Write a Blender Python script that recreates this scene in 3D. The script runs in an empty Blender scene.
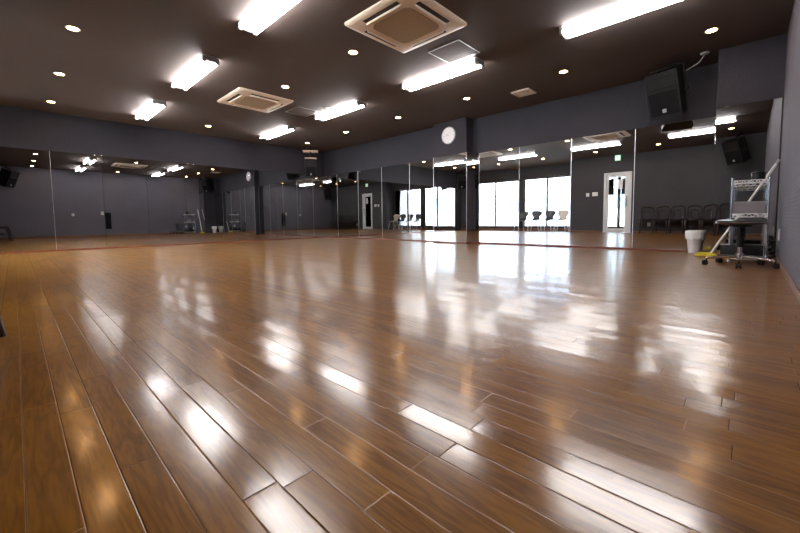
import bpy, bmesh, math, random
from mathutils import Vector, Matrix
random.seed(7)
sc = bpy.context.scene
col = sc.collection
PI = math.pi

# ------------------------------------------------------------------ room numbers (metres)
XW, XE = -9.226, 0.236          # mirror wall on the left, grey wall on the right
YN, YNL = 6.514, 6.450          # mirror wall ahead: right stretch, left stretch
YP, YQ = 6.274, 6.030           # fronts of the two pillars
PX0, PX1 = -4.95, -4.123        # pillar with the clock
QX0 = -0.340                    # pillar in the corner
H, MT = 2.516, 1.822            # ceiling, top of the mirrors
YS, YB = -0.60, -1.10           # door wall behind the camera, window bay
BX = -4.62                      # where the bay starts

# ------------------------------------------------------------------ materials
def new_mat(name):
    m = bpy.data.materials.new(name); m.use_nodes = True
    nt = m.node_tree
    return m, nt, nt.nodes['Principled BSDF']
def pm(name, c, rough=.5, metal=0., noise=0., scale=30., bump=0., bscale=120., coat=0., spec=.5, trans=0.):
    m, nt, b = new_mat(name)
    b.inputs['Base Color'].default_value = (*c, 1); b.inputs['Roughness'].default_value = rough
    b.inputs['Metallic'].default_value = metal; b.inputs['Coat Weight'].default_value = coat
    b.inputs['Specular IOR Level'].default_value = spec
    b.inputs['Transmission Weight'].default_value = trans
    tc = nt.nodes.new('ShaderNodeTexCoord')
    if noise:
        n = nt.nodes.new('ShaderNodeTexNoise'); n.inputs['Scale'].default_value = scale; n.inputs['Detail'].default_value = 4
        nt.links.new(tc.outputs['Object'], n.inputs['Vector'])
        r = nt.nodes.new('ShaderNodeMapRange')
        r.inputs['To Min'].default_value = 1 - noise; r.inputs['To Max'].default_value = 1 + noise
        nt.links.new(n.outputs['Fac'], r.inputs['Value'])
        mx = nt.nodes.new('ShaderNodeMix'); mx.data_type = 'RGBA'; mx.blend_type = 'MULTIPLY'
        mx.inputs['Factor'].default_value = 1; mx.inputs[6].default_value = (*c, 1)
        nt.links.new(r.outputs['Result'], mx.inputs[7]); nt.links.new(mx.outputs[2], b.inputs['Base Color'])
    if bump:
        n2 = nt.nodes.new('ShaderNodeTexNoise'); n2.inputs['Scale'].default_value = bscale; n2.inputs['Detail'].default_value = 3
        nt.links.new(tc.outputs['Object'], n2.inputs['Vector'])
        bp = nt.nodes.new('ShaderNodeBump'); bp.inputs['Strength'].default_value = bump; bp.inputs['Distance'].default_value = .004
        nt.links.new(n2.outputs['Fac'], bp.inputs['Height']); nt.links.new(bp.outputs['Normal'], b.inputs['Normal'])
    return m
def emit(name, c, s):
    m, nt, b = new_mat(name)
    b.inputs['Base Color'].default_value = (.8, .8, .8, 1)
    b.inputs['Emission Color'].default_value = (*c, 1); b.inputs['Emission Strength'].default_value = s
    return m

def wallpaper(name, c, rough=.75, grid=.35):
    # vinyl cloth paper: fine woven weave with a faint square pattern
    m, nt, b = new_mat(name); N = nt.nodes; Lk = nt.links
    b.inputs['Roughness'].default_value = rough; b.inputs['Specular IOR Level'].default_value = .3
    tc = N.new('ShaderNodeTexCoord')
    n = N.new('ShaderNodeTexNoise'); n.inputs['Scale'].default_value = 1.7; n.inputs['Detail'].default_value = 3
    Lk.new(tc.outputs['Object'], n.inputs['Vector'])
    n2 = N.new('ShaderNodeTexNoise'); n2.inputs['Scale'].default_value = 55; n2.inputs['Detail'].default_value = 3
    Lk.new(tc.outputs['Object'], n2.inputs['Vector'])
    a = N.new('ShaderNodeMath'); a.operation = 'ADD'; Lk.new(n.outputs['Fac'], a.inputs[0]); Lk.new(n2.outputs['Fac'], a.inputs[1])
    r = N.new('ShaderNodeMapRange'); r.inputs['From Min'].default_value = .6; r.inputs['From Max'].default_value = 1.4
    r.inputs['To Min'].default_value = .86; r.inputs['To Max'].default_value = 1.14
    Lk.new(a.outputs[0], r.inputs['Value'])
    mx = N.new('ShaderNodeMix'); mx.data_type = 'RGBA'; mx.blend_type = 'MULTIPLY'; mx.inputs['Factor'].default_value = 1
    mx.inputs[6].default_value = (*c, 1); Lk.new(r.outputs['Result'], mx.inputs[7]); Lk.new(mx.outputs[2], b.inputs['Base Color'])
    sep = N.new('ShaderNodeSeparateXYZ'); Lk.new(tc.outputs['Object'], sep.inputs[0])
    hs = []
    for ax in 'XYZ':
        mm = N.new('ShaderNodeMath'); mm.operation = 'MULTIPLY'; mm.inputs[1].default_value = 2 * PI / .03
        Lk.new(sep.outputs[ax], mm.inputs[0])
        s = N.new('ShaderNodeMath'); s.operation = 'SINE'; Lk.new(mm.outputs[0], s.inputs[0]); hs.append(s)
    q = N.new('ShaderNodeMath'); q.operation = 'ADD'; Lk.new(hs[0].outputs[0], q.inputs[0]); Lk.new(hs[1].outputs[0], q.inputs[1])
    q2 = N.new('ShaderNodeMath'); q2.operation = 'ADD'; Lk.new(q.outputs[0], q2.inputs[0]); Lk.new(hs[2].outputs[0], q2.inputs[1])
    bp = N.new('ShaderNodeBump'); bp.inputs['Strength'].default_value = grid; bp.inputs['Distance'].default_value = .0012
    Lk.new(q2.outputs[0], bp.inputs['Height']); Lk.new(bp.outputs['Normal'], b.inputs['Normal'])
    return m

def floor_mat():
    m, nt, b = new_mat('oak_strip_floor'); N = nt.nodes; Lk = nt.links
    W, LEN, Y0 = .0667, .62, -.0131
    def math_(op, a, bb=None, c=None):
        n = N.new('ShaderNodeMath'); n.operation = op
        for i, v in enumerate((a, bb, c)):
            if v is None: continue
            if isinstance(v, (int, float)): n.inputs[i].default_value = v
            else: Lk.new(v, n.inputs[i])
        return n.outputs[0]
    tc = N.new('ShaderNodeTexCoord'); sep = N.new('ShaderNodeSeparateXYZ'); Lk.new(tc.outputs['Object'], sep.inputs[0])
    X, Y = sep.outputs['X'], sep.outputs['Y']
    v = math_('DIVIDE', math_('SUBTRACT', Y, Y0), W)
    row = math_('FLOOR', v); fv = math_('SUBTRACT', v, row)
    wn = N.new('ShaderNodeTexWhiteNoise'); wn.noise_dimensions = '1D'; Lk.new(row, wn.inputs['W'])
    u = math_('ADD', math_('DIVIDE', X, LEN), math_('MULTIPLY', wn.outputs['Value'], 7.3))
    seg = math_('FLOOR', u); fu = math_('SUBTRACT', u, seg)
    # groove distance in metres
    dv = math_('MULTIPLY', math_('MINIMUM', fv, math_('SUBTRACT', 1., fv)), W)
    du = math_('MULTIPLY', math_('MINIMUM', fu, math_('SUBTRACT', 1., fu)), LEN)
    d = math_('MINIMUM', dv, du)
    cmb = N.new('ShaderNodeCombineXYZ'); Lk.new(row, cmb.inputs[0]); Lk.new(seg, cmb.inputs[1])
    wn2 = N.new('ShaderNodeTexWhiteNoise'); wn2.noise_dimensions = '2D'; Lk.new(cmb.outputs[0], wn2.inputs['Vector'])
    rnd = wn2.outputs['Value']
    # grain coordinates, shifted per strip
    g = N.new('ShaderNodeCombineXYZ')
    Lk.new(math_('ADD', math_('MULTIPLY', X, 1.6), math_('MULTIPLY', rnd, 37.)), g.inputs[0])
    Lk.new(math_('ADD', math_('MULTIPLY', Y, 15.), math_('MULTIPLY', rnd, 91.)), g.inputs[1])
    n1 = N.new('ShaderNodeTexNoise'); n1.inputs['Scale'].default_value = 2.2; n1.inputs['Detail'].default_value = 3; n1.inputs['Distortion'].default_value = .6
    Lk.new(g.outputs[0], n1.inputs['Vector'])
    rings = math_('PINGPONG', math_('MULTIPLY', n1.outputs['Fac'], 9.), 1.)
    g2 = N.new('ShaderNodeCombineXYZ')
    Lk.new(math_('ADD', math_('MULTIPLY', X, 9.), math_('MULTIPLY', rnd, 11.)), g2.inputs[0]); Lk.new(math_('MULTIPLY', Y, 110.), g2.inputs[1])
    n2 = N.new('ShaderNodeTexNoise'); n2.inputs['Scale'].default_value = 1.6; n2.inputs['Detail'].default_value = 4
    Lk.new(g2.outputs[0], n2.inputs['Vector'])
    mixv = math_('ADD', math_('ADD', math_('MULTIPLY', rings, .32), math_('MULTIPLY', n2.outputs['Fac'], .42)), .06)
    tone = math_('ADD', mixv, math_('MULTIPLY', math_('SUBTRACT', rnd, .5), .28))
    cr = N.new('ShaderNodeValToRGB'); Lk.new(tone, cr.inputs['Fac'])
    e = cr.color_ramp.elements
    e[0].position = .12; e[0].color = (*FL0, 1); e[1].position = .85; e[1].color = (*FL2, 1)
    k = e.new(.48); k.color = (*FL1, 1)
    gm = N.new('ShaderNodeMapRange'); gm.inputs['From Min'].default_value = .0006; gm.inputs['From Max'].default_value = .0015
    Lk.new(d, gm.inputs['Value'])
    mx = N.new('ShaderNodeMix'); mx.data_type = 'RGBA'; gcol = N.new('ShaderNodeMix'); gcol.data_type = 'RGBA'; gcol.inputs[6].default_value = (.045, .022, .010, 1); gcol.inputs[7].default_value = (.36, .22, .13, 1)
    Lk.new(math_('GREATER_THAN', math_('FRACT', math_('MULTIPLY', wn.outputs['Value'], 13.7)), .5), gcol.inputs['Factor']); Lk.new(gcol.outputs[2], mx.inputs[6])
    Lk.new(gm.outputs['Result'], mx.inputs['Factor']); Lk.new(cr.outputs['Color'], mx.inputs[7]); Lk.new(mx.outputs[2], b.inputs['Base Color'])
    # worn varnish
    n3 = N.new('ShaderNodeTexNoise'); n3.inputs['Scale'].default_value = 4.; n3.inputs['Detail'].default_value = 6; Lk.new(tc.outputs['Object'], n3.inputs['Vector'])
    rr = N.new('ShaderNodeMapRange'); rr.inputs['From Min'].default_value = .3; rr.inputs['From Max'].default_value = .7
    rr.inputs['To Min'].default_value = FROUGH; rr.inputs['To Max'].default_value = FROUGH + .02
    Lk.new(n3.outputs['Fac'], rr.inputs['Value']); Lk.new(rr.outputs['Result'], b.inputs['Roughness'])
    b.inputs['Specular IOR Level'].default_value = .3
    b.inputs['IOR'].default_value = 1.5
    # eased strip edges and a slight tilt of every strip, as normals
    wn3 = N.new('ShaderNodeTexWhiteNoise'); wn3.noise_dimensions = '3D'
    off = N.new('ShaderNodeVectorMath'); off.operation = 'ADD'; off.inputs[1].default_value = (17.3, 5.1, 2.7); Lk.new(cmb.outputs[0], off.inputs[0]); Lk.new(off.outputs[0], wn3.inputs['Vector'])
    sc3 = N.new('ShaderNodeSeparateColor'); Lk.new(wn3.outputs['Color'], sc3.inputs[0])
    def edgef(f, size):
        dd = math_('MULTIPLY', math_('MINIMUM', f, math_('SUBTRACT', 1., f)), size)
        q = N.new('ShaderNodeMapRange'); q.interpolation_type = 'SMOOTHSTEP'
        q.inputs['From Min'].default_value = .0010; q.inputs['From Max'].default_value = .0030; q.inputs['To Min'].default_value = .22; q.inputs['To Max'].default_value = 0
        Lk.new(dd, q.inputs['Value'])
        return math_('MULTIPLY', q.outputs['Result'], math_('SIGN', math_('SUBTRACT', f, .5)))
    wav = N.new('ShaderNodeTexNoise'); wav.inputs['Scale'].default_value = 3.; wav.inputs['Detail'].default_value = 1; Lk.new(g.outputs[0], wav.inputs['Vector'])
    wsep = N.new('ShaderNodeSeparateColor'); Lk.new(wav.outputs['Color'], wsep.inputs[0])
    ny = math_('ADD', edgef(fv, W), math_('MULTIPLY', math_('SUBTRACT', sc3.outputs[0], .5), TILT))
    nx = math_('ADD', edgef(fu, LEN), math_('MULTIPLY', math_('SUBTRACT', sc3.outputs[1], .5), TILT))
    ny = math_('ADD', ny, math_('MULTIPLY', math_('SUBTRACT', wsep.outputs[0], .5), WAVE)); nx = math_('ADD', nx, math_('MULTIPLY', math_('SUBTRACT', wsep.outputs[1], .5), WAVE))
    # cupped strips: the surface rises a little towards both long edges
    ny = math_('ADD', ny, math_('MULTIPLY', math_('SUBTRACT', .5, fv), .004))
    nc = N.new('ShaderNodeCombineXYZ'); Lk.new(nx, nc.inputs[0]); Lk.new(ny, nc.inputs[1]); nc.inputs[2].default_value = 1
    nv = N.new('ShaderNodeVectorMath'); nv.operation = 'NORMALIZE'; Lk.new(nc.outputs[0], nv.inputs[0]); Lk.new(nv.outputs[0], b.inputs['Normal'])
    # clear varnish film over the satin base: a sharper, weaker reflection
    gl = N.new('ShaderNodeBsdfGlossy'); Lk.new(nv.outputs[0], gl.inputs['Normal'])
    gl.inputs['Color'].default_value = (1, .985, .96, 1)
    vr = N.new('ShaderNodeMapRange'); vr.inputs['From Min'].default_value = .3; vr.inputs['From Max'].default_value = .7
    vr.inputs['To Min'].default_value = VROUGH - .02; vr.inputs['To Max'].default_value = VROUGH + .03
    Lk.new(n3.outputs['Fac'], vr.inputs['Value']); Lk.new(vr.outputs['Result'], gl.inputs['Roughness'])
    fr = N.new('ShaderNodeFresnel'); fr.inputs['IOR'].default_value = 1.5; Lk.new(nv.outputs[0], fr.inputs['Normal'])
    gs = math_('MULTIPLY', gm.outputs['Result'], BSPEC); Lk.new(gs, b.inputs['Specular IOR Level'])
    fac = math_('MINIMUM', fr.outputs[0], math_('ADD', .08, math_('MULTIPLY', fr.outputs[0], .30)))
    fac = math_('MULTIPLY', fac, gm.outputs['Result'])
    ms = N.new('ShaderNodeMixShader'); Lk.new(fac, ms.inputs[0]); Lk.new(b.outputs[0], ms.inputs[1]); Lk.new(gl.outputs[0], ms.inputs[2])
    Lk.new(ms.outputs[0], N['Material Output'].inputs['Surface'])
    return m

FL0, FL1, FL2 = (.125, .046, .005), (.240, .102, .010), (.33, .150, .018)
FROUGH = .277
VROUGH, BSPEC = .145, .14
TILT, WAVE = .030, .012
TUBE, DOWN, SKY = 30., 60., 26.
M = {}
M['floor'] = floor_mat()
M['ceiling'] = pm('brown_ceiling_paper', (.080, .058, .050), .8, noise=.08, scale=3, bump=.15, bscale=300)
M['wall'] = wallpaper('charcoal_violet_paper', (.031, .029, .037))
M['wall_e'] = wallpaper('grey_cloth_paper', (.130, .128, .156), grid=.5)
M['wall_s'] = wallpaper('dark_grey_paper', (.060, .057, .062))
def mirror_mat(name, c):
    m, nt, b = new_mat(name)
    b.inputs['Base Color'].default_value = (*c, 1); b.inputs['Metallic'].default_value = 1; b.inputs['Roughness'].default_value = 0.0
    return m
M['mirror'] = mirror_mat('mirror_silver', (.72, .735, .73))
M['mirror_shaded'] = mirror_mat('mirror_silver_painted_shade', (.56, .57, .575))  # tint darkened to stand in for shade on the reflected east wall
M['strip'] = pm('aluminium_strip', (.60, .60, .60), .35, 1)
M['redtrim'] = pm('red_brown_wood', (.16, .045, .022), .35, noise=.25, scale=14)
M['brown'] = pm('brown_skirting', (.20, .095, .05), .4, noise=.2, scale=14)
M['white'] = pm('white_enamel', (.78, .78, .77), .35)
M['whiteplas'] = pm('white_plastic', (.75, .74, .70), .4)
M['cream'] = pm('cream_plastic', (.78, .68, .56), .45, noise=.03, scale=8)
M['creamdark'] = pm('tan_mesh_grille', (.40, .32, .22), .6, noise=.25, scale=160)
M['slot'] = pm('black_air_slot', (.012, .011, .011), .6)
M['greyplas'] = pm('grey_plastic', (.33, .33, .34), .4)
M['black'] = pm('black_plastic', (.008, .008, .009), .45, bump=.1, bscale=400, spec=.25)
M['blackcloth'] = pm('black_grille_cloth', (.006, .006, .007), .75, spec=.12)
M['blacksat'] = pm('black_vinyl', (.016, .016, .018), .28)
M['steel'] = pm('chrome_steel', (.72, .73, .76), .16, 1)
M['wire'] = pm('pale_zinc_wire', (.80, .80, .82), .35, .35)
M['alu'] = pm('dark_bronze_aluminium', (.055, .045, .040), .4, .6)
M['alulight'] = pm('silver_aluminium', (.50, .50, .52), .35, .8)
M['darkwood'] = pm('dark_bentwood', (.026, .013, .010), .28, noise=.3, scale=10, coat=.3)
M['seatred'] = pm('dark_seat_pad', (.020, .012, .012), .5)
M['darkshell'] = pm('charcoal_ply_shell', (.045, .048, .052), .35)
M['creamshell'] = pm('cream_ply_shell', (.78, .72, .62), .35)
M['yellow'] = pm('yellow_mop_yarn', (.72, .58, .05), .8, noise=.3, scale=60)
M['binp'] = pm('milky_bin_plastic', (.62, .60, .60), .35, noise=.12, scale=18)
M['bag'] = pm('white_bin_bag', (.80, .80, .80), .3, bump=.5, bscale=45)
M['cardbox'] = pm('grey_felt_box', (.24, .215, .225), .7)
M['tube'] = emit('fluorescent_tube', (1., .97, .985), TUBE)
M['down'] = emit('warm_lamp_face', (1., .52, .20), DOWN)
M['exit'] = emit('green_exit_face', (.22, .85, .45), .8)
M['exitw'] = emit('white_exit_figure', (.9, 1., .95), 1.0)
M['clockface'] = pm('white_clock_face', (.86, .86, .86), .4)
M['clockrim'] = pm('pale_grey_clock_rim', (.42, .42, .44), .3)
M['mark'] = pm('pale_grey_print', (.45, .45, .47), .5)
M['lobby'] = pm('grey_lobby_paint', (.30, .32, .35), .7)
M['dark'] = pm('matte_black', (.02, .02, .02), .6)
M['facade'] = pm('pale_facade', (.52, .55, .60), .8, noise=.06, scale=1)
M['facade2'] = pm('bluish_facade', (.24, .28, .36), .8, noise=.06, scale=1)
M['win'] = pm('blue_grey_glazing', (.06, .09, .14), .15)
M['pave'] = pm('pale_paving', (.10, .105, .11), .85, noise=.1, scale=2)
M['paper'] = pm('white_paper', (.85, .85, .85), .6)
def glass_mat():
    m = bpy.data.materials.new('window_glass'); m.use_nodes = True; nt = m.node_tree; nt.nodes.clear()
    o = nt.nodes.new('ShaderNodeOutputMaterial'); t = nt.nodes.new('ShaderNodeBsdfTransparent'); g = nt.nodes.new('ShaderNodeBsdfGlossy')
    t.inputs['Color'].default_value = (.94, .96, .96, 1); g.inputs['Roughness'].default_value = 0.
    f = nt.nodes.new('ShaderNodeFresnel'); f.inputs['IOR'].default_value = 1.45
    mx = nt.nodes.new('ShaderNodeMixShader'); nt.links.new(f.outputs[0], mx.inputs[0]); nt.links.new(t.outputs[0], mx.inputs[1]); nt.links.new(g.outputs[0], mx.inputs[2])
    nt.links.new(mx.outputs[0], o.inputs['Surface']); return m
M['glass'] = glass_mat()

# ------------------------------------------------------------------ mesh helpers
class MB:
    def __init__(s): s.bm = bmesh.new()
    def box(s, a, b, bev=0., rot=None, piv=None):
        x0, y0, z0 = a; x1, y1, z1 = b
        r = bmesh.ops.create_cube(s.bm, size=1)
        vs = r['verts']
        for v in vs: v.co = Vector(((v.co.x + .5) * (x1 - x0) + x0, (v.co.y + .5) * (y1 - y0) + y0, (v.co.z + .5) * (z1 - z0) + z0))
        if bev:
            es = list({e for v in vs for e in v.link_edges})
            rr = bmesh.ops.bevel(s.bm, geom=es, offset=bev, segments=2, affect='EDGES', profile=.5)
            vs = list({v for f in rr['faces'] for v in f.verts} | {v for v in vs if v.is_valid})
        if rot is not None:
            for v in vs: v.co = rot @ (v.co - Vector(piv)) + Vector(piv)
        return s
    def tube(s, pts, r, n=10, cap=True):
        pts = [Vector(p) for p in pts]; k = len(pts)
        rs = r if isinstance(r, (list, tuple)) else [r] * k
        rings = []; up = None
        for i, p in enumerate(pts):
            t = (pts[min(i + 1, k - 1)] - pts[max(i - 1, 0)]).normalized()
            if up is None:
                up = Vector((0, 0, 1)) if abs(t.z) < .9 else Vector((1, 0, 0))
            a = t.cross(up)
            if a.length < 1e-4: a = t.cross(Vector((0, 1, 0)))
            a.normalize(); b = a.cross(t).normalized(); up = b
            rings.append([s.bm.verts.new(p + rs[i] * (math.cos(2 * PI * j / n) * a + math.sin(2 * PI * j / n) * b)) for j in range(n)])
        for q in range(k - 1):
            for j in range(n):
                s.bm.faces.new((rings[q][j], rings[q][(j + 1) % n], rings[q + 1][(j + 1) % n], rings[q + 1][j]))
        if cap:
            s.bm.faces.new(rings[0][::-1]); s.bm.faces.new(rings[-1])
        return s
    def lathe(s, prof, n=32, c=(0, 0, 0), axis='Z'):
        rings = []
        for r, z in prof:
            ring = []
            for j in range(n):
                a = 2 * PI * j / n; x, y = r * math.cos(a), r * math.sin(a)
                p = {'Z': (x, y, z), 'Y': (x, z, y), 'X': (z, x, y)}[axis]
                ring.append(s.bm.verts.new(Vector(p) + Vector(c)))
            rings.append(ring)
        for q in range(len(rings) - 1):
            for j in range(n):
                s.bm.faces.new((rings[q][j], rings[q][(j + 1) % n], rings[q + 1][(j + 1) % n], rings[q + 1][j]))
        if prof[0][0] > 1e-6: s.bm.faces.new(rings[0][::-1])
        if prof[-1][0] > 1e-6: s.bm.faces.new(rings[-1])
        return s
    def prism(s, poly, z0, z1, f=lambda x, y, z: (x, y, z)):
        a = [s.bm.verts.new(f(x, y, z0)) for x, y in poly]; b = [s.bm.verts.new(f(x, y, z1)) for x, y in poly]
        n = len(poly)
        s.bm.faces.new(a[::-1]); s.bm.faces.new(b)
        for i in range(n): s.bm.faces.new((a[i], a[(i + 1) % n], b[(i + 1) % n], b[i]))
        return s
    def bevel(s, w, seg=2):
        bmesh.ops.bevel(s.bm, geom=[e for e in s.bm.edges if e.calc_face_angle(0) > .5], offset=w, segments=seg, affect='EDGES'); return s
    def build(s, name, mat, parent=None, loc=None, smooth=True):
        bmesh.ops.remove_doubles(s.bm, verts=s.bm.verts, dist=1e-6)
        bmesh.ops.recalc_face_normals(s.bm, faces=s.bm.faces)
        me = bpy.data.meshes.new(name); s.bm.to_mesh(me); s.bm.free()
        if smooth:
            for p in me.polygons: p.use_smooth = True
            try: me.set_sharp_from_angle(angle=math.radians(35))
            except Exception: pass
        me.materials.append(mat)
        o = bpy.data.objects.new(name, me); col.objects.link(o)
        if parent: o.parent = parent
        if loc: o.location = loc
        return o
def tag(o, label, cat, group=None):
    o['label'] = label; o['category'] = cat
    if group: o['group'] = group
    return o
def empty(name, loc=(0, 0, 0), rz=0.):
    o = bpy.data.objects.new(name, None); col.objects.link(o); o.location = loc; o.rotation_euler = (0, 0, rz); o.empty_display_size = .1
    return o
def struct(o): o['kind'] = 'structure'; return o
def kids(o): return [c for c in bpy.data.objects if c.parent == o]
def copy_tree(o, parent=None):
    c = o.copy(); col.objects.link(c)
    if parent is not None:
        c.parent = parent; c.matrix_parent_inverse = o.matrix_parent_inverse.copy()
    for ch in kids(o): copy_tree(ch, c)
    return c
def place(o, loc, rz=None):
    o.location = loc
    if rz is not None: o.rotation_euler = (0, 0, rz)
    return o

# ------------------------------------------------------------------ shell
T = .15
struct(MB().box((XW - T, YB - T, -.12), (XE + T, YN + T, 0)).build('floor', M['floor'], smooth=False))
struct(MB().box((XW - T, YB - T, H), (XE + T, YN + T, H + .12)).build('ceiling', M['ceiling'], smooth=False))
struct(MB().box((XW - T, YB - T, 0), (XW, YN + T, H)).build('wall_west', M['wall'], smooth=False))
w = MB().box((PX0, YN, 0), (XE, YN + T, H)); w.box((XW, YNL, 0), (PX0, YN + T, H))
struct(w.build('wall_north', M['wall'], smooth=False))
struct(MB().box((PX0, YP, 0), (PX1, YN, H)).build('pillar', M['wall'], smooth=False))
struct(MB().box((QX0, YQ, 0), (XE, YN, H)).build('pillar', M['wall'], smooth=False))
struct(MB().box((XE, YB - T, 0), (XE + T, YN + T, H)).build('wall_east', M['wall_e'], smooth=False))
# door wall with its opening, jamb of the bay, window wall with two openings
DX0, DX1, DT = -3.50, -2.78, 1.92
w = MB().box((BX, YS - T, 0), (DX0, YS, H)).box((DX1, YS - T, 0), (XE, YS, H)).box((DX0, YS - T, DT), (DX1, YS, H))
struct(w.build('wall_south', M['wall_s'], smooth=False))
W1, W2, WB, WT = (-6.62, -4.68), (-8.95, -6.73), .10, 2.12
w = MB().box((XW, YB - T, 0), (BX + .1, YB, WB)).box((XW, YB - T, WT), (BX + .1, YB, H))
w.box((XW, YB - T, WB), (W2[0], YB, WT)).box((W2[1], YB - T, WB), (W1[0], YB, WT)).box((W1[1], YB - T, WB), (BX + .1, YB, WT))
w.box((BX, YB - T, 0), (BX + .1, YS - T, H))
struct(w.build('wall_south_bay', M['wall_s'], smooth=False))
# skirting
struct(MB().box((XE - .012, YS, 0), (XE, YQ, .055), .003).build('baseboard_east', M['brown']))
w = MB().box((BX, YS, 0), (DX0 - .05, YS + .012, .06), .003).box((DX1 + .05, YS, 0), (XE - .012, YS + .012, .06), .003)
struct(w.build('baseboard_south', M['brown']))
struct(MB().box((XW, YB, 0), (BX, YB + .012, .095), .003).build('baseboard_bay', M['brown']))
# red-brown wooden strip under the mirrors
b0 = .03
struct(MB().box((XW, YS, 0), (XW + .022, YNL, b0), .003).build('trim_1', M['redtrim']))
struct(MB().box((XW + .022, YNL - .022, 0), (PX0 - .0, YNL, b0), .003).build('trim_2', M['redtrim']))
struct(MB().box((PX0, YP - .022, 0), (PX1 + .014, YP, b0), .003).box((PX1, YP, 0), (PX1 + .014, YN - .022, b0), .003).build('trim_3', M['redtrim']))
struct(MB().box((PX1, YN - .022, 0), (QX0, YN, b0), .003).build('trim_4', M['redtrim']))
struct(MB().box((QX0, YQ - .022, 0), (XE - .012, YQ, b0), .003).build('trim_5', M['redtrim']))

# ------------------------------------------------------------------ mirrors, one pane each
g = .0012
def mirror(a, b, label, group, strip=None, dark=False):
    o = MB().box(a, b, .0008).build('wall_mirror', M['mirror_shaded' if 'left wall' in label else 'mirror'], smooth=False)
    tag(o, label, 'mirror', group)
    if strip:
        MB().box(*strip).build('joint_strip', M['strip'], o, smooth=False)['label'] = 'bright aluminium joint strip'
    return o
mt = .006
ordn = ['first', 'second', 'third', 'fourth', 'fifth', 'sixth', 'seventh', 'eighth', 'ninth', 'tenth', 'eleventh']
ys = [YNL - .001, 5.62, 4.89, 4.16, 3.43, 2.70, 1.97, 1.24, .51, -.22, YS + .002]
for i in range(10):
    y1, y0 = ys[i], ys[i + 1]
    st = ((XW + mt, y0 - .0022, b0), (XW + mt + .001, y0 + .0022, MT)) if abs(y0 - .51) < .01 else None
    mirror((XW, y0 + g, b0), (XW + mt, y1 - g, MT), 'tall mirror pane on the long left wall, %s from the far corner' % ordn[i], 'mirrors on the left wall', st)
xs = [-4.951, -5.803, -6.747, -7.67, -8.60, XW + mt]
for i in range(5):
    x1, x0 = xs[i], xs[i + 1]
    mirror((x0 + g, YNL - mt, b0), (x1 - g, YNL, MT), 'tall mirror pane left of the clock pillar, %s from the pillar' % ordn[i], 'mirrors on the far wall',
           ((x1 - .004, YNL - mt - .003, b0), (x1 + .004, YNL - mt, MT)))
mirror((PX0, YP - mt, b0), (PX1, YP, MT), 'mirror facing the room on the pillar under the round clock', 'mirrors on the pillars',
       ((PX0 - .003, YP - mt - .003, b0), (PX0 + .005, YP - mt, MT)))
mirror((PX1, YP - mt, b0), (PX1 + mt, YN - .002, MT), 'narrow mirror on the right flank of the clock pillar', 'mirrors on the pillars',
       ((PX1 + mt, YP - mt - .002, b0), (PX1 + mt + .002, YP + .004, MT)))
xs = [PX1 + mt + .001, -3.12, -2.20, -1.283, QX0]
for i in range(4):
    x0, x1 = xs[i], xs[i + 1]
    st = ((x1 - .004, YN - mt - .003, b0), (x1 + .004, YN - mt, MT)) if i in (1, 2) else (((x1 - .002, YN - mt - .001, b0), (x1 + .002, YN - mt, MT)) if i == 0 else None)
    mirror((x0 + g, YN - mt, b0), (x1 - g, YN, MT), 'tall mirror pane right of the clock pillar, %s from the pillar' % ordn[i], 'mirrors on the far wall', st)
mirror((QX0, YQ - mt, b0), (XE - .013, YQ, MT), 'mirror on the shallow corner pillar behind the chrome rack', 'mirrors on the pillars')

# ------------------------------------------------------------------ windows and door behind the camera
def window(name, x0, x1):
    root = empty(name, ((x0 + x1) / 2, YB, 0)); root['kind'] = 'structure'
    def L(a, b): return (a[0] - root.location.x, a[1] - YB, a[2]), (b[0] - root.location.x, b[1] - YB, b[2])
    yc = YB - .06; f = .045
    m = MB()
    for a, b in (((x0, yc - .05, WB), (x0 + f, yc + .06, WT)), ((x1 - f, yc - .05, WB), (x1, yc + .06, WT)), ((x0 + f, yc - .05, WB), (x1 - f, yc + .06, WB + f)), ((x0 + f, yc - .05, WT - f), (x1 - f, yc + .06, WT))):
        m.box(*L(a, b), .002)
    m.build('window_frame', M['alu'], root)
    xm = (x0 + x1) / 2
    for a0, a1, yo in ((x0 + f, xm + .03, .02), (xm - .03, x1 - f, -.02)):
        s = MB(); t = .055; z0, z1 = WB + f, WT - f; y0, y1 = yc + yo - .012, yc + yo + .012
        for a, b in (((a0, y0, z0), (a0 + t, y1, z1)), ((a1 - t, y0, z0), (a1, y1, z1)), ((a0 + t, y0, z0), (a1 - t, y1, z0 + t)), ((a0 + t, y0, z1 - t), (a1 - t, y1, z1))):
            s.box(*L(a, b), .002)
        sh = s.build('sash', M['alu'], root)
        MB().box(*L((a0 + t, yc + yo - .003, z0 + t), (a1 - t, yc + yo + .003, z1 - t))).build('pane', M['glass'], sh, smooth=False)
    MB().box(*L((xm - .012, yc + .033, .98), (xm + .012, yc + .046, 1.06)), .004).build('latch', M['alulight'], root)
    return root
window('window_1', *W1); window('window_2', *W2)
struct(MB().box((XW, YB - .02, WB - .005), (BX, YB + .05, WB + .012), .003).build('trim_6', M['brown']))

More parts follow.
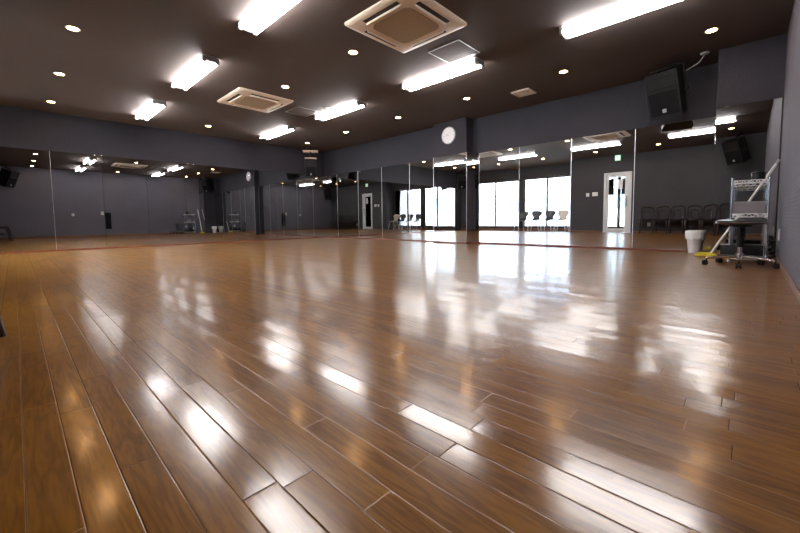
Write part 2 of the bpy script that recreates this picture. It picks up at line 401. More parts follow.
dr = empty('door_1', ((DX0 + DX1) / 2, YS, 0)); dr['kind'] = 'structure'
dx = (DX0 + DX1) / 2
def D(a, b): return (a[0] - dx, a[1] - YS, a[2]), (b[0] - dx, b[1] - YS, b[2])
m = MB()
for a, b in (((DX0 - .04, YS - .12, 0), (DX0 + .02, YS + .018, DT + .04)), ((DX1 - .02, YS - .12, 0), (DX1 + .04, YS + .018, DT + .04)), ((DX0 + .02, YS - .12, DT - .02), (DX1 - .02, YS + .018, DT + .04))):
    m.box(*D(a, b), .003)
m.build('door_frame', M['white'], dr)
m = MB(); l0, l1, z0, z1, yd0, yd1 = DX0 + .023, DX1 - .023, .008, DT - .024, YS - .06, YS - .025
for a, b in (((l0, yd0, z0), (l0 + .07, yd1, z1)), ((l1 - .13, yd0, z0), (l1, yd1, z1)), ((l0 + .07, yd0, z0), (l1 - .13, yd1, z0 + .13)), ((l0 + .07, yd0, z1 - .09), (l1 - .13, yd1, z1))):
    m.box(*D(a, b), .003)
leaf = m.build('door_leaf', M['white'], dr)
MB().box(*D((l0 + .07, YS - .046, z0 + .13), (l1 - .13, YS - .040, z1 - .09))).build('pane', M['glass'], leaf, smooth=False)
m = MB().tube([(l1 - .065 - dx, yd1 - YS + .04, .85), (l1 - .065 - dx, yd1 - YS + .04, 1.18)], .011)
for z in (.88, 1.15): m.tube([(l1 - .065 - dx, yd1 - YS - .001, z), (l1 - .065 - dx, yd1 - YS + .04, z)], .008)
m.build('door_handle', M['steel'], leaf)
m = MB().box(*D((DX0 + .05, YS - .024, DT - .105), (DX0 + .25, YS + .012, DT - .05)), .006)
m.build('door_closer', M['alulight'], leaf)

# small entrance lobby behind the glazed door
LX0, LX1, LY = -4.50, -1.90, -3.20
struct(MB().box((LX0, LY, -.14), (LX1, YS - T, 0)).build('floor_lobby', M['pave'], smooth=False))
struct(MB().box((LX0 - .1, LY - .1, 2.3), (LX1 + .1, YS - T, 2.4)).build('ceiling_lobby', M['white'], smooth=False))
struct(MB().box((LX0 - .1, LY - .1, -.14), (LX0, YS - T, 2.3)).build('wall_lobby_west', M['lobby'], smooth=False))
struct(MB().box((LX1, LY - .1, -.14), (LX1 + .1, YS - T, 2.3)).build('wall_lobby_east', M['lobby'], smooth=False))
d2 = empty('door_2', ((LX0 + LX1) / 2, LY, 0)); d2['kind'] = 'structure'
def E2(a, b): return (a[0] - d2.location.x, a[1] - LY, a[2]), (b[0] - d2.location.x, b[1] - LY, b[2])
m = MB()
for x in (LX0 + .03, -3.68, -2.8, LX1 - .03): m.box(*E2((x - .05, LY - .05, 0), (x + .05, LY + .03, 2.3)), .003)
for z0_, z1_ in ((0, .14), (2.16, 2.3)): m.box(*E2((LX0, LY - .045, z0_), (LX1, LY + .02, z1_)), .002)
m.build('door_frame', M['alu'], d2)
MB().box(*E2((LX0, LY - .02, .14), (LX1, LY - .014, 2.16))).build('pane', M['glass'], d2, smooth=False)
for x0_, x1_, lb in ((-4.10, -3.86, 'dark notice panel on the lobby glass, seen left through the white door'), (-3.60, -3.42, 'dark notice panel on the lobby glass beside the dark post')):
    q = MB().box((x0_, LY + .021, 1.38), (x1_, LY + .036, 2.0), .003).build('notice_panel', M['dark']); tag(q, lb, 'notice', 'notice panels in the lobby')
q = MB().box((DX0 + .36, YS - .0398, 1.42), (DX0 + .50, YS - .038, 1.72)).build('paper_notice', M['paper']); tag(q, 'white paper notice stuck on the glass of the white door', 'notice')

# what the panes look out on
struct(MB().box((-40, -60, -.35), (30, YB - T - .001, -.15)).build('ground', M['pave'], smooth=False))
def building(x0, x1, y0, y1, h_, mat, label, rows, bands):
    root = empty('building', ((x0 + x1) / 2, y1, -.15)); tag(root, label, 'building', 'buildings outside the windows')
    cx = (x0 + x1) / 2
    MB().box((x0 - cx, y0 - y1, 0), (x1 - cx, 0, h_)).build('facade', mat, root, smooth=False)
    for r in range(rows):
        z = 1.2 + r * 3.0
        if bands: 
            MB().box((x0 - cx + .4, -.02, z), (x1 - cx - .4, .03, z + 1.1)).build('window_band', M['win'], root, smooth=False)
            MB().box((x0 - cx, 0, z + 1.5), (x1 - cx, .35, z + 1.65)).build('ledge', M['facade'], root, smooth=False)
        else:
            k = 4
            for i in range(k):
                a = x0 - cx + (x1 - x0) * (i + .25) / k
                MB().box((a, -.02, z), (a + (x1 - x0) * .5 / k, .03, z + 1.3)).build('window', M['win'], root, smooth=False)
    return root
building(-34, -13.5, -26, -17, 9, M['facade'], 'wide pale building with long window bands and ledges outside the windows', 3, True)
building(-12.2, -8.2, -22, -14, 7, M['facade2'], 'bluish narrow building outside, behind the windows', 2, False)
building(-7.0, 2.0, -24, -13, 4.5, M['facade'], 'low pale building outside, seen through the glazed white door', 1, False)

# ------------------------------------------------------------------ ceiling lights
def fluorescent():
    L = 1.29
    root = empty('fluorescent_light')
    MB().prism([(-.04, -.05), (.04, -.05), (.07, -.006), (.088, -.003), (.088, 0), (-.088, 0), (-.088, -.003), (-.07, -.006)], -L / 2, L / 2, lambda x, y, z: (z, x, y)).build('lamp_body', M['white'], root, smooth=False)
    for s in (-1, 1):
        MB().tube([(-L / 2 + .035, s * .078, -.056), (L / 2 - .035, s * .078, -.056)], .0163, 14).build('tube', M['tube'], root)
    for e in (-1, 1):
        m = MB()
        for s in (-1, 1): m.box((e * (L / 2 - .02) - .017, s * .078 - .022, -.078), (e * (L / 2 - .02) + .017, s * .078 + .022, -.008), .007)
        m.box((e * (L / 2 - .005) - .006, -.07, -.06), (e * (L / 2 - .005) + .006, .07, -.004), .002)
        m.build('socket', M['greyplas'], root)
    return root
FX = [-8.40 + .645 + 2.29 * i for i in range(4)]
flab = ['farthest from the camera', 'second from the far end', 'third from the far end', 'nearest the camera']
proto = None
for row, y, nm in ((0, 1.765, 'left row'), (1, 4.175, 'row beside the far mirror wall')):
    for i, x in enumerate(FX):
        if proto is None: o = proto = fluorescent()
        else: o = copy_tree(proto)
        place(o, (x, y, H)); tag(o, 'bare twin-tube ceiling light, %s, %s' % (nm, flab[i]), 'ceiling light', 'fluorescent lights on the dark ceiling')

def downlight():
    root = empty('downlight')
    MB().lathe([(.042, -.001), (.058, -.006), (.062, -.003), (.062, .0)], 28).build('trim_ring', M['whiteplas'], root)
    MB().lathe([(.0, -.0035), (.0435, -.0035), (.044, -.0005), (0, -.0005)], 28).build('lamp_face', M['down'], root)
    return root
dn = ['first', 'second', 'third', 'fourth', 'fifth', 'sixth']
DL = [(.53, [-8.42, -6.80, -5.14, -3.5, -1.9, -.37], 'leftmost line'), (2.92, [-8.30, -5.12, -3.52, -.37], 'line between the air conditioners'), (5.34, [-8.35, -6.74, -5.09, -3.50, -1.93, -.37], 'line along the mirrors ahead')]
proto = None
for y, xs_, nm in DL:
    for i, x in enumerate(xs_):
        if proto is None: o = proto = downlight()
        else: o = copy_tree(proto)
        place(o, (x, y, H)); tag(o, 'warm round downlight, %s from the far end, %s' % (dn[i], nm), 'downlight', 'round downlights')

# ------------------------------------------------------------------ ceiling air units, hatches, vent
def rrect(hx, hy, r, n=6):
    p = []
    for cx, cy, a0 in ((hx - r, hy - r, 0), (-hx + r, hy - r, 90), (-hx + r, -hy + r, 180), (hx - r, -hy + r, 270)):
        for k in range(n + 1):
            a = math.radians(a0 + 90 * k / n); p.append((cx + r * math.cos(a), cy + r * math.sin(a)))
    return p
def air_con():
    root = empty('air_conditioner'); S = .455
    m = MB(); rings = []
    for sc_, z in ((S, 0), (S, -.014), (S - .012, -.026), (S - .05, -.032), (.27, -.032)):
        rings.append([m.bm.verts.new((x, y, z)) for x, y in rrect(sc_, sc_, .03 if sc_ > .3 else .06)])
    for q in range(len(rings) - 1):
        n = len(rings[q])
        for j in range(n): m.bm.faces.new((rings[q][j], rings[q][(j + 1) % n], rings[q + 1][(j + 1) % n], rings[q + 1][j]))
    m.bm.faces.new(rings[-1])
    m.build('panel', M['cream'], root)
    MB().prism(rrect(.262, .262, .075), -.040, -.0325).bevel(.003).build('intake_grille', M['creamdark'], root)
    for k in range(4):
        R = Matrix.Rotation(k * PI / 2, 4, 'Z')
        m = MB().box((-.235, .334, -.0340), (.235, .384, -.0322)); bmesh.ops.transform(m.bm, matrix=R, verts=m.bm.verts)
        sl = m.build('air_slot', M['slot'], root)
        m = MB().box((-.235, .3265, -.056), (.235, .3335, -.0322), .002); bmesh.ops.transform(m.bm, matrix=Matrix.Rotation(k * PI / 2, 4, 'Z'), verts=m.bm.verts)
        m.build('flap', M['cream'], sl)
    return root
ac = air_con(); place(ac, (-2.63, 2.89, H)); tag(ac, 'cream square ceiling air conditioner nearest the camera', 'air conditioner', 'ceiling air conditioners')
ac2 = copy_tree(ac); place(ac2, (-6.05, 2.89, H)); tag(ac2, 'cream square ceiling air conditioner farther down the room', 'air conditioner', 'ceiling air conditioners')
def hatch():
    root = empty('ceiling_hatch'); s = .225; t = .012
    m = MB()
    for a, b in (((-s, -s, -.005), (s, -s + t, 0)), ((-s, s - t, -.005), (s, s, 0)), ((-s, -s + t, -.005), (-s + t, s - t, 0)), ((s - t, -s + t, -.005), (s, s - t, 0))): m.box(a, b)
    m.build('frame', M['alulight'], root, smooth=False)
    MB().box((-s + t, -s + t, -.003), (s - t, s - t, 0)).build('lid', M['ceiling'], root, smooth=False)
    return root
ht = hatch(); place(ht, (-2.66, 3.78, H)); tag(ht, 'square ceiling access hatch between near air conditioner and strip light', 'ceiling hatch', 'ceiling access hatches')
ht2 = copy_tree(ht); place(ht2, (-6.05, 3.78, H)); tag(ht2, 'square ceiling access hatch beside the far air conditioner', 'ceiling hatch', 'ceiling access hatches')
vt = empty('ceiling_vent', (-2.69, 5.74, H)); tag(vt, 'small square vent grille in the ceiling above the mirror wall', 'vent')
m = MB(); s = .15
m.box((-s, -s, -.016), (s, -s + .03, 0), .003).box((-s, s - .03, -.016), (s, s, 0), .003).box((-s, -s + .03, -.016), (-s + .03, s - .03, 0), .003).box((s - .03, -s + .03, -.016), (s, s - .03, 0), .003)
m.build('frame', M['cream'], vt)
m = MB()
for k in range(9): m.box((-.118, -.112 + k * .0265, -.012), (.118, -.102 + k * .0265, -.002))
m.build('grille', M['cream'], vt, smooth=False)
MB().box((-.12, -.12, -.0015), (.12, .12, 0)).build('backing', M['creamdark'], vt, smooth=False)
sm = empty('smoke_detector', (-5.55, 3.98, H)); tag(sm, 'small round detector on the ceiling by the far hatch', 'detector')
MB().lathe([(.05, 0), (.05, -.012), (.045, -.018)], 24).build('base', M['whiteplas'], sm)
MB().lathe([(.03, -.018), (.028, -.034), (.02, -.040)], 24).build('cover', M['whiteplas'], sm)

# ------------------------------------------------------------------ clock
ck = empty('wall_clock', (-4.543, YP, 2.222)); tag(ck, 'round white wall clock on the grey pillar above the mirrors', 'clock')
MB().lathe([(.0, -.004), (.158, -.004), (.160, -.028), (.166, -.034), (.172, -.028), (.174, -.004), (.174, 0), (0, 0)], 48, axis='Y').build('rim', M['clockrim'], ck)
MB().lathe([(0, -.0225), (.158, -.0225), (.158, -.0045), (0, -.0045)], 48, axis='Y').build('face', M['clockface'], ck)
for k in range(12):
    q = MB().box((-.003, -.0235, .145 - (.018 if k % 3 else .026)), (.003, -.0226, .145)); bmesh.ops.transform(q.bm, matrix=Matrix.Rotation(k * PI / 6, 4, 'Y'), verts=q.bm.verts)
    q.build('hour_mark', M['mark'], ck, smooth=False)
for a, L_, w_, nm in ((math.radians(-62), .075, .006, 'hour_hand'), (math.radians(-95), .115, .004, 'minute_hand')):
    q = MB().box((-w_ / 2, -.0255, -.015), (w_ / 2, -.024, L_)); bmesh.ops.transform(q.bm, matrix=Matrix.Rotation(a, 4, 'Y'), verts=q.bm.verts)
    q.build(nm, M['mark'], ck, smooth=False)

# ------------------------------------------------------------------ loudspeakers
def speaker(loc, yaw, pitch, label, mount, scale=1.):
    """front faces local -Y; loc is the middle of the cabinet, mount the ceiling point it hangs from"""
    root = empty('loudspeaker', loc); tag(root, label, 'loudspeaker', 'hung loudspeakers')
    R = (Matrix.Rotation(yaw, 4, 'Z') @ Matrix.Rotation(pitch, 4, 'X'))
    def tf(m): bmesh.ops.transform(m.bm, matrix=R @ Matrix.Scale(scale, 4), verts=m.bm.verts); return m
    m = MB().prism([(-.20, -.19), (.20, -.19), (.20, -.08), (.125, .19), (-.125, .19), (-.20, -.08)], -.31, .31).bevel(.012)
    tf(m).build('cabinet', M['black'], root)
    m = MB().prism([(-.175, -.27), (.175, -.27), (.175, .05), (-.175, .05)], -.197, -.1905, lambda x, y, z: (x, z, y)).bevel(.004)
    gr = tf(m).build('grille', M['blackcloth'], root)
    # horn: flared recess frame above the grille
    m = MB(); rings = []
    for hx, h0, h1, y in ((.17, .075, .265, -.1905), (.17, .075, .265, -.199), (.150, .090, .250, -.199), (.06, .15, .19, -.150)):
        rings.append([m.bm.verts.new(p) for p in ((-hx, y, h0), (hx, y, h0), (hx, y, h1), (-hx, y, h1))])
    for q in range(3):
        for j in range(4): m.bm.faces.new((rings[q][j], rings[q][(j + 1) % 4], rings[q + 1][(j + 1) % 4], rings[q + 1][j]))
    m.bm.faces.new(rings[-1])
    tf(m).build('horn', M['black'], root)
    q = tf(MB().box((-.025, -.2025, -.235), (.025, -.1968, -.185), .004)).build('badge', M['alulight'], root); q['label'] = 'small silver badge'
    m = MB()
    for s in (-1, 1): m.tube([(s * .215, .0, 0), (s * .215, .0, .335)], .011, 8)
    m.tube([(-.215, 0, .335), (.215, 0, .335)], .011, 8)
    for s in (-1, 1): m.tube([(s * .196, 0, 0), (s * .232, 0, 0)], .022, 12)
    tf(m).build('yoke', M['black'], root)
    mp = Vector(mount) - Vector(loc); top = R @ (Vector((0, 0, .335)) * scale)
    m = MB().tube([top, (mp.x, mp.y, mp.z)], .018, 10).box((mp.x - .07, mp.y - .07, mp.z - .012), (mp.x + .07, mp.y + .07, mp.z), .003)
    m.build('ceiling_bracket', M['black'], root)
    return root, R
def face(loc, tgt): return math.atan2(tgt[0] - loc[0], -(tgt[1] - loc[1]))
s1, R1 = speaker((-.83, 6.07, 2.14), math.radians(-15), math.radians(22), 'black loudspeaker hung from the ceiling above the mirrors near the right corner', (-.80, 6.17, H), .93)
m = MB().tube([(.10, .06, .24), (.20, .02, .255), (.30, -.02, .29), (.36, -.06, .36), (.36, -.08, H - 2.14 - .01)], .008, 8).lathe([(.045, H - 2.14), (.045, H - 2.155), (.02, H - 2.165)], 20, (.36, -.08, 0))
q = m.build('cable', M['greyplas'], s1); q['label'] = 'pale cable looping to a ceiling rose'
p2 = (-8.74, 5.68, 1.95)
s2, R2 = speaker(p2, math.radians(55), math.radians(14), 'black loudspeaker hanging in the far corner where both mirror walls meet', (-8.74, 5.68, H), .74)
R2z = Matrix.Rotation(math.radians(55), 4, 'Z')
for hw, hd, zz in ((.155, .12, .248), (.20, .15, .44)):
    m = MB().box((-hw, -hd, -.008), (hw, hd, .008), .003); bmesh.ops.transform(m.bm, matrix=Matrix.Translation((0, 0, zz)) @ R2z, verts=m.bm.verts)
    m.build('shelf_plate', M['cream'], s2)
m = MB()
for sx__ in (-.15, .15): m.tube([(sx__, .05, .25), (sx__, .05, H - 1.95)], .008, 8)
bmesh.ops.transform(m.bm, matrix=R2z, verts=m.bm.verts); m.build('hanger_rods', M['black'], s2)
speaker((-.26, -.08, 2.07), math.radians(180 + 35), math.radians(22), 'black loudspeaker mirrored in the corner pillar glass, hung behind the camera', (-.2, -.2, H), .9)
speaker((-8.78, -.45, 2.08), math.radians(180 - 45), math.radians(18), 'black loudspeaker by the window end of the left wall, seen only in reflection', (-8.8, -.5, H), .9)

# ------------------------------------------------------------------ wall plates and small fittings
def plate(loc, nrm, w_, h_, name, label, cat, mat='whiteplas', group=None, rocker=True):
    root = empty(name, loc); tag(root, label, cat, group)
    if nrm == 'S': # on the south wall, facing +Y
        MB().box((-w_ / 2, 0, -h_ / 2), (w_ / 2, .009, h_ / 2), .003).build('cover_plate', M[mat], root)
        if rocker: MB().box((-w_ * .27, .009, -h_ * .33), (w_ * .27, .013, h_ * .33), .002).build('rocker', M['whiteplas'], root)
    else:          # on the east wall, facing -X
        MB().box((-.009, -w_ / 2, -h_ / 2), (0, w_ / 2, h_ / 2), .003).build('cover_plate', M[mat], root)
        if rocker: MB().box((-.013, -w_ * .27, -h_ * .33), (-.009, w_ * .27, h_ * .33), .002).build('rocker', M['whiteplas'], root)
    return root
plate((-4.04, YS, 1.28), 'S', .10, .12, 'light_switch', 'white single switch plate on the wall between windows and door', 'switch')
plate((-3.81, YS, 1.29), 'S', .17, .13, 'switch_panel', 'wide white switch plate next to the door frame', 'switch')
plate((-2.25, YS, .26), 'S', .09, .12, 'power_outlet', 'white outlet plate low on the wall behind the wooden chairs', 'outlet')
plate((XE, 1.56, .84), 'E', .08, .10, 'light_switch', 'small white plate alone on the long grey wall, in the left mirror', 'switch')
plate((XE, 2.44, .90), 'E', .09, .13, 'control_box', 'small pale box at the upper corner of the black wall panel', 'control')
plate((XE, 5.42, .30), 'E', .08, .12, 'power_outlet', 'white outlet on the right-hand wall behind the chrome rack', 'outlet')
bp_ = empty('wall_panel', (XE, 2.61, .60)); tag(bp_, 'tall black panel hung low on the grey wall, seen in the left mirror', 'panel')
MB().box((-.03, -.10, -.33), (0, .10, .33), .006).build('body', M['black'], bp_)
MB().box((-.034, -.085, -.31), (-.0302, .085, .31), .002).build('front', M['blackcloth'], bp_)
ex = empty('exit_sign', (-3.15, YS, 2.420)); tag(ex, 'green lit exit sign on the wall above the white door', 'sign')
MB().box((-.085, 0, -.088), (.085, .04, .088), .005).build('housing', M['whiteplas'], ex)
MB().box((-.078, .0402, -.080), (.078, .043, .080)).build('face', M['exit'], ex, smooth=False)
m = MB()
m.box((.01, .0432, -.05), (.06, .0445, .05))
m.prism([(-.05, .035), (-.035, .048), (-.02, .035), (-.035, .022)], .0432, .0445, lambda x, y, z: (x, z, y))
m.prism([(-.05, .018), (-.022, .02), (-.015, -.008), (-.03, -.048), (-.04, -.048), (-.033, -.01), (-.062, -.03), (-.066, -.022), (-.045, -.002)], .0432, .0445, lambda x, y, z: (x, z, y))
m.build('running_figure', M['exitw'], ex, smooth=False)

# ------------------------------------------------------------------ dark bentwood chairs
def bent_chair():
    root = empty('bentwood_chair')   # faces +Y, origin on the floor under the seat
    m = MB(); poly = []
    for k in range(28):
        a = 2 * PI * k / 28; c_, s_ = math.cos(a), math.sin(a)
        poly.append((.180 * math.copysign(abs(c_) ** .7, c_), .205 * math.copysign(abs(s_) ** .7, s_)))
    m.prism(poly, .415, .445).bevel(.008); m.build('seat', M['seatred'], root)
    m = MB().prism([(x * .97, y * .97) for x, y in poly], .385, .4149); m.build('apron', M['darkwood'], root)
    for s in (-1, 1):
        MB().tube([(s * .158, .165, .40), (s * .158, .195, .28), (s * .160, .217, .15), (s * .163, .227, .06), (s * .165, .238, 0)], [.021, .019, .016, .014, .013], 10).build('leg', M['darkwood'], root)
    for s in (-1, 1):
        MB().tube([(s * .15, -.175, .41), (s * .155, -.19, .25), (s * .158, -.21, .1), (s * .16, -.225, 0)], [.018, .017, .015, .013], 10).build('leg', M['darkwood'], root)
    # outer hoop: narrow at the seat, flaring to a broad rounded top
    def hoop(w0, w1, top, r):
        P_ = [(-w0, .42), (-w0 - .008, .50), (-w0 - .3 * (w1 - w0), .58), (-w0 - .75 * (w1 - w0), .66), (-w1, top - .10), (-w1 + .006, top - .055), (-w1 + .035, top - .02), (-w1 + .085, top)]
        P_ = P_ + [(0, top + .006)] + [(-x, z) for x, z in P_[::-1]]
        return [(x, -.175 - .055 * (z - .40) / .36, z) for x, z in P_]
    hp = hoop(.125, .165, .815, 0); MB().tube(hp, [.014] * 4 + [.016, .018, .02, .021, .022, .021, .02, .018, .016] + [.014] * 4, 10).build('back_hoop', M['darkwood'], root)
    MB().tube(hoop(.07, .11, .70, 0), .010, 8).build('inner_hoop', M['darkwood'], root)
    m = MB()
    ring = [(.155 * math.cos(2 * PI * k / 28), -.015 + .155 * math.sin(2 * PI * k / 28), .20) for k in range(29)]
    m.tube(ring, .008, 8, cap=False); m.build('stretcher', M['darkwood'], root)
    return root
proto = None
cn = ['nearest the glazed door', 'second from the glazed door', 'third from the glazed door', 'fourth from the glazed door', 'fifth from the glazed door', 'sixth, at the corner end']
for i, (x, y, a) in enumerate(((-2.275, -.322, -8), (-1.90, -.352, 1), (-1.53, -.352, -1), (-1.15, -.352, 1), (-.78, -.352, 0), (-.40, -.352, -1))):
    if proto is None: o = proto = bent_chair()
    else: o = copy_tree(proto)
    place(o, (x, y, 0), math.radians(a))
    tag(o, 'dark bentwood chair along the back wall, %s' % cn[i], 'chair', 'bentwood chairs along the back wall')

# ------------------------------------------------------------------ shell chairs by the windows
def shell_chair():
    root = empty('shell_chair')    # faces +Y
    m = MB()
    prof = [(.215, .445, .19), (.15, .440, .205), (.05, .432, .205), (-.06, .432, .19), (-.14, .445, .165), (-.19, .485, .125), (-.212, .54, .115), (-.228, .60, .165), (-.245, .66, .205), (-.26, .72, .205), (-.27, .765, .165), (-.274, .785, .09)]
    K = 9; fr = []; bk = []
    for y, z, w_ in prof:
        a = []; b = []
        for k in range(K):
            t = -1 + 2 * k / (K - 1); cup = .03 * t * t
            isb = z > .5
            p = Vector((w_ * t, y + (cup if isb else 0), z + (0 if isb else cup * .5)))
            a.append(m.bm.verts.new(p)); b.append(m.bm.verts.new(p + (Vector((0, -.011, 0)) if isb else Vector((0, -.003, -.011)))))
        fr.append(a); bk.append(b)
    n = len(prof)
    for q in range(n - 1):
        for k in range(K - 1):
            m.bm.faces.new((fr[q][k], fr[q][k + 1], fr[q + 1][k + 1], fr[q + 1][k])); m.bm.faces.new((bk[q][k], bk[q + 1][k], bk[q + 1][k + 1], bk[q][k + 1]))
        m.bm.faces.new((fr[q][0], fr[q + 1][0], bk[q + 1][0], bk[q][0])); m.bm.faces.new((fr[q][-1], bk[q][-1], bk[q + 1][-1], fr[q + 1][-1]))
    for k in range(K - 1):
        m.bm.faces.new((fr[0][k], bk[0][k], bk[0][k + 1], fr[0][k + 1])); m.bm.faces.new((fr[-1][k], fr[-1][k + 1], bk[-1][k + 1], bk[-1][k]))
    m.build('shell', M['darkshell'], root)
    MB().lathe([(.075, .428), (.075, .405), (.05, .400)], 20).build('hub', M['greyplas'], root)
    for sx in (-1, 1):
        for sy in (-1, 1):
            MB().tube([(sx * .03, sy * .03, .405), (sx * .12, sy * .10, .402), (sx * .15, sy * .125, .385), (sx * .215, sy * .185, 0)], .0095, 10).build('leg', M['white'], root)
    return root
sp = shell_chair()
sx_ = [(-6.52, .04, 'darkshell', 'charcoal shell chair on white legs before the dark window post'), (-5.97, -.06, 'darkshell', 'charcoal shell chair on white legs, middle of the three dark ones'),
       (-5.47, .05, 'darkshell', 'charcoal shell chair on white legs beside the cream one'), (-4.98, .0, 'creamshell', 'cream shell chair on white legs at the right end of the windows')]
first = True
protoc = None
for i, (x, a, mt_, lab) in enumerate(sx_):
    if first: o = sp; first = False
    else: o = copy_tree(sp)
    if mt_ == 'creamshell':
        for c in kids(o):
            if c.name.startswith('shell'):
                c.data = c.data.copy(); c.data.materials[0] = M['creamshell']
    place(o, (x, -.78, 0), a); tag(o, lab, 'chair', 'shell chairs by the windows')

# ------------------------------------------------------------------ corner: rack, box, stool, bin, mop
rk = empty('wire_rack', (0.0, 5.50, 0)); tag(rk, 'narrow chrome wire rack standing by the right-hand wall', 'rack')
RX, RY, RH = .140, .185, .89
for sx in (-1, 1):
    for sy in (-1, 1):
        m = MB().tube([(sx * RX, sy * RY, .0), (sx * RX, sy * RY, RH)], .0115, 12).lathe([(.016, 0), (.016, .012), (.0115, .02)], 12, (sx * RX, sy * RY, 0)).lathe([(.0125, RH), (.012, RH + .008), (.004, RH + .012)], 12, (sx * RX, sy * RY, 0))
        m.build('post', M['steel'], rk)
def wire_shelf(z):
    m = MB()
    for zz in (0, -.034):
        m.tube([(-RX, -RY, zz), (RX, -RY, zz), (RX, RY, zz), (-RX, RY, zz), (-RX, -RY, zz)], .0042, 6, cap=False)
    for sy in (-1, 1):     # zig-zag truss between the two edge wires
        k = 10; m.tube([(-RX + 2 * RX * i / k, sy * RY, 0 if i % 2 else -.034) for i in range(k + 1)], .0055, 6)
    for sx in (-1, 1):
        k = 14; m.tube([(sx * RX, -RY + 2 * RY * i / k, 0 if i % 2 else -.028) for i in range(k + 1)], .0036, 5)
    for i in range(13):
        x = -RX + 2 * RX * (i + .5) / 13; m.tube([(x, -RY, .003), (x, RY, .003)], .0022, 5)
    o = m.build('shelf', M['wire'], rk); o.location.z = z; return o
for z in (.87, .52, .075): wire_shelf(z)
bx = empty('storage_box', (-.005, 5.44, .5255)); tag(bx, 'grey flat-fronted box on the middle shelf of the chrome rack', 'box')
MB().box((-.122, -.10, 0), (.122, .10, .115), .006).build('body', M['cardbox'], bx)
MB().box((-.126, -.104, .085), (.126, .104, .125), .006).build('lid', M['cardbox'], bx)
pt = empty('black_tin', (.055, 5.44, .8755)); tag(pt, 'small round black tin on top of the chrome rack', 'tin')
MB().lathe([(.05, 0), (.056, .008), (.056, .06), (.052, .066)], 24).build('body', M['black'], pt)
MB().lathe([(.059, .060), (.059, .078), (.03, .088), (.012, .09), (.012, .1)], 24).build('lid', M['black'], pt)
eq = empty('equipment_case', (.0, 5.45, .0805)); tag(eq, 'wide black equipment case on the bottom shelf of the chrome rack', 'equipment')
MB().box((-.215, -.155, .003), (.120, .155, .110), .006).build('case', M['black'], eq)
MB().box((-.205, -.160, .014), (.110, -.1552, .100), .002).build('front_panel', M['blacksat'], eq)
cb = MB(); pts = []
for k in range(26):
    a = k * 1.15; pts.append((.192 + .022 * math.cos(a), 5.58 + .075 * math.sin(a), .014 + .010 * k))
tag(cb.tube(pts, .012, 8).build('cable_bundle', M['black']), 'tangle of black cable on the floor between rack and wall', 'cable')

stl = empty('rolling_stool', (-.055, 4.97, 0), math.radians(-90)); tag(stl, 'low round black stool on a chrome five-star base, in front of the rack', 'stool')
m = MB().lathe([(0, .408), (.10, .408), (.175, .420), (.192, .436), (.19, .452), (.165, .462), (.08, .458), (0, .456)], 40)
st_ = m.build('seat', M['blacksat'], stl)
MB().lathe([(.1935, .430), (.1975, .434), (.1975, .440), (.1935, .444)], 40).build('seat_rim', M['steel'], stl)
MB().lathe([(.085, .408), (.085, .395), (.03, .385)], 20).build('seat_plate', M['black'], stl)
MB().tube([(0, 0, .19), (0, 0, .39)], .030, 18).build('column_sleeve', M['black'], stl)
MB().tube([(0, 0, .09), (0, 0, .195)], .019, 14).build('gas_spring', M['steel'], stl)
MB().lathe([(.035, .075), (.038, .09), (.035, .125), (.022, .13)], 20).build('hub', M['steel'], stl)
for k in range(5):
    a = 2 * PI * k / 5; c_, s_ = math.cos(a), math.sin(a)
    m = MB().tube([(.02 * c_, .02 * s_, .098), (.15 * c_, .15 * s_, .088), (.262 * c_, .262 * s_, .074)], [.019, .016, .012], 10)
    lg = m.build('base_leg', M['steel'], stl)
    m = MB().tube([(.258 * c_, .258 * s_, .078), (.258 * c_, .258 * s_, .04)], .007, 8)
    px, py = -s_, c_; wx, wy = .262 * c_ + .012 * c_, .262 * s_ + .012 * s_
    for e in (-1, 1):
        m.tube([(wx + px * e * .007, wy + py * e * .007, .026), (wx + px * e * .021, wy + py * e * .021, .026)], .026, 16)
    m.tube([(wx - px * .012, wy - py * .012, .026), (wx + px * .012, wy + py * .012, .026)], .012, 10)
    m.build('caster', M['black'], lg)

bn = empty('waste_bin', (-.525, 6.365, 0)); tag(bn, 'small pale plastic waste bin with a white liner, against the mirror', 'bin')
MB().lathe([(.064, 0), (.066, .004), (.092, .28), (.096, .288), (.092, .292), (.088, .28), (.062, .008), (0, .008)], 36).build('bucket', M['binp'], bn)
m = MB(); rnd = random.Random(3); prof = [(.084, .23), (.0905, .294), (.098, .305), (.103, .295), (.101, .25), (.098, .20)]
rings = []
for r, z in prof:
    rings.append([m.bm.verts.new(((r + rnd.uniform(0, .004)) * math.cos(2 * PI * j / 40), (r + rnd.uniform(0, .004)) * math.sin(2 * PI * j / 40), z + (rnd.uniform(-.022, .022) if z < .21 else rnd.uniform(-.003, .003)))) for j in range(40)])
for q in range(len(rings) - 1):
    for j in range(40): m.bm.faces.new((rings[q][j], rings[q][(j + 1) % 40], rings[q + 1][(j + 1) % 40], rings[q + 1][j]))
m.build('liner', M['bag'], bn)

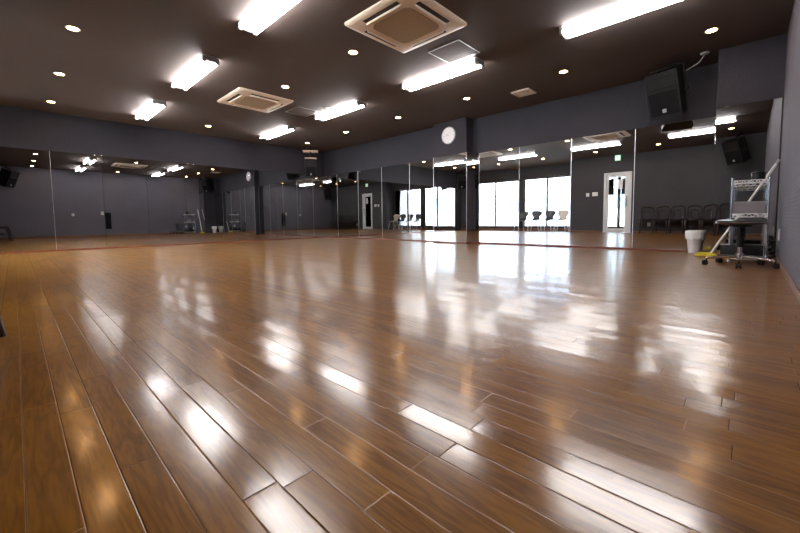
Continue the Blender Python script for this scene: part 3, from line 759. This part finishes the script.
mp = empty('mop', (-.40, 5.90, 0)); tag(mp, 'yellow-headed mop with a long pale pole leaning to the right wall', 'mop')
top = Vector((.222 + .40, 5.93 - 5.90, 1.12)); base = Vector((.075, 0, .04))
MB().tube([base, base.lerp(top, .5), top], .0115, 12).build('pole', M['whiteplas'], mp)
MB().tube([top - (top - base).normalized() * .05, top + (top - base).normalized() * .004], .0135, 12).build('end_cap', M['greyplas'], mp)
MB().box((-.03, -.035, .018), (.09, .035, .052), .008).build('head_clamp', M['yellow'], mp)
m = MB(); rnd = random.Random(5)
for k in range(70):
    a = rnd.uniform(0, 2 * PI); r = rnd.uniform(.06, .105)
    x0, y0 = .03 + .03 * math.cos(a), .028 * math.sin(a)
    x1, y1 = .02 + 1.25 * r * math.cos(a), .75 * r * math.sin(a)
    m.tube([(x0, y0, .04), ((x0 + x1) / 2 + rnd.uniform(-.01, .01), (y0 + y1) / 2, rnd.uniform(.025, .045)), (x1, y1, rnd.uniform(.006, .016))], .0055, 6)
m.build('yarn', M['yellow'], mp)
DARK2 = None

# ------------------------------------------------------------------ world, camera, view
wd = bpy.data.worlds.new('World'); sc.world = wd; wd.use_nodes = True
bg = wd.node_tree.nodes['Background']; bg.inputs['Color'].default_value = (.92, .955, 1., 1); bg.inputs['Strength'].default_value = SKY

yaw, pit, rol, F, CY = .7609, .0657, -.0119, 366.137, 243.978
f = Vector((-math.sin(yaw) * math.cos(pit), math.cos(yaw) * math.cos(pit), -math.sin(pit)))
r = Vector((math.cos(yaw), math.sin(yaw), 0)); u = r.cross(f)
r2 = math.cos(rol) * r + math.sin(rol) * u; u2 = -math.sin(rol) * r + math.cos(rol) * u
cam = bpy.data.cameras.new('camera'); co = bpy.data.objects.new('camera', cam); col.objects.link(co)
co.matrix_world = Matrix(((r2.x, u2.x, -f.x, 0), (r2.y, u2.y, -f.y, 0), (r2.z, u2.z, -f.z, .5), (0, 0, 0, 1)))
cam.sensor_width = 36; cam.lens = F / 800 * 36; cam.shift_y = (CY - 266.5) / 800; cam.clip_start = .02
sc.camera = co
sc.view_settings.view_transform = 'Standard'; sc.view_settings.look = 'None'; sc.view_settings.gamma = 1; sc.view_settings.use_curve_mapping = False
sc.view_settings.exposure = 1.0
sc.cycles.max_bounces = 14; sc.cycles.glossy_bounces = 10; sc.cycles.diffuse_bounces = 4; sc.cycles.transparent_max_bounces = 12; sc.cycles.transmission_bounces = 6
sc.cycles.caustics_reflective = True; sc.cycles.blur_glossy = .3; sc.cycles.sample_clamp_indirect = 8.0
sc.cycles.use_denoising = True; sc.cycles.denoising_prefilter = 'ACCURATE'; sc.cycles.denoising_input_passes = 'RGB_ALBEDO_NORMAL'
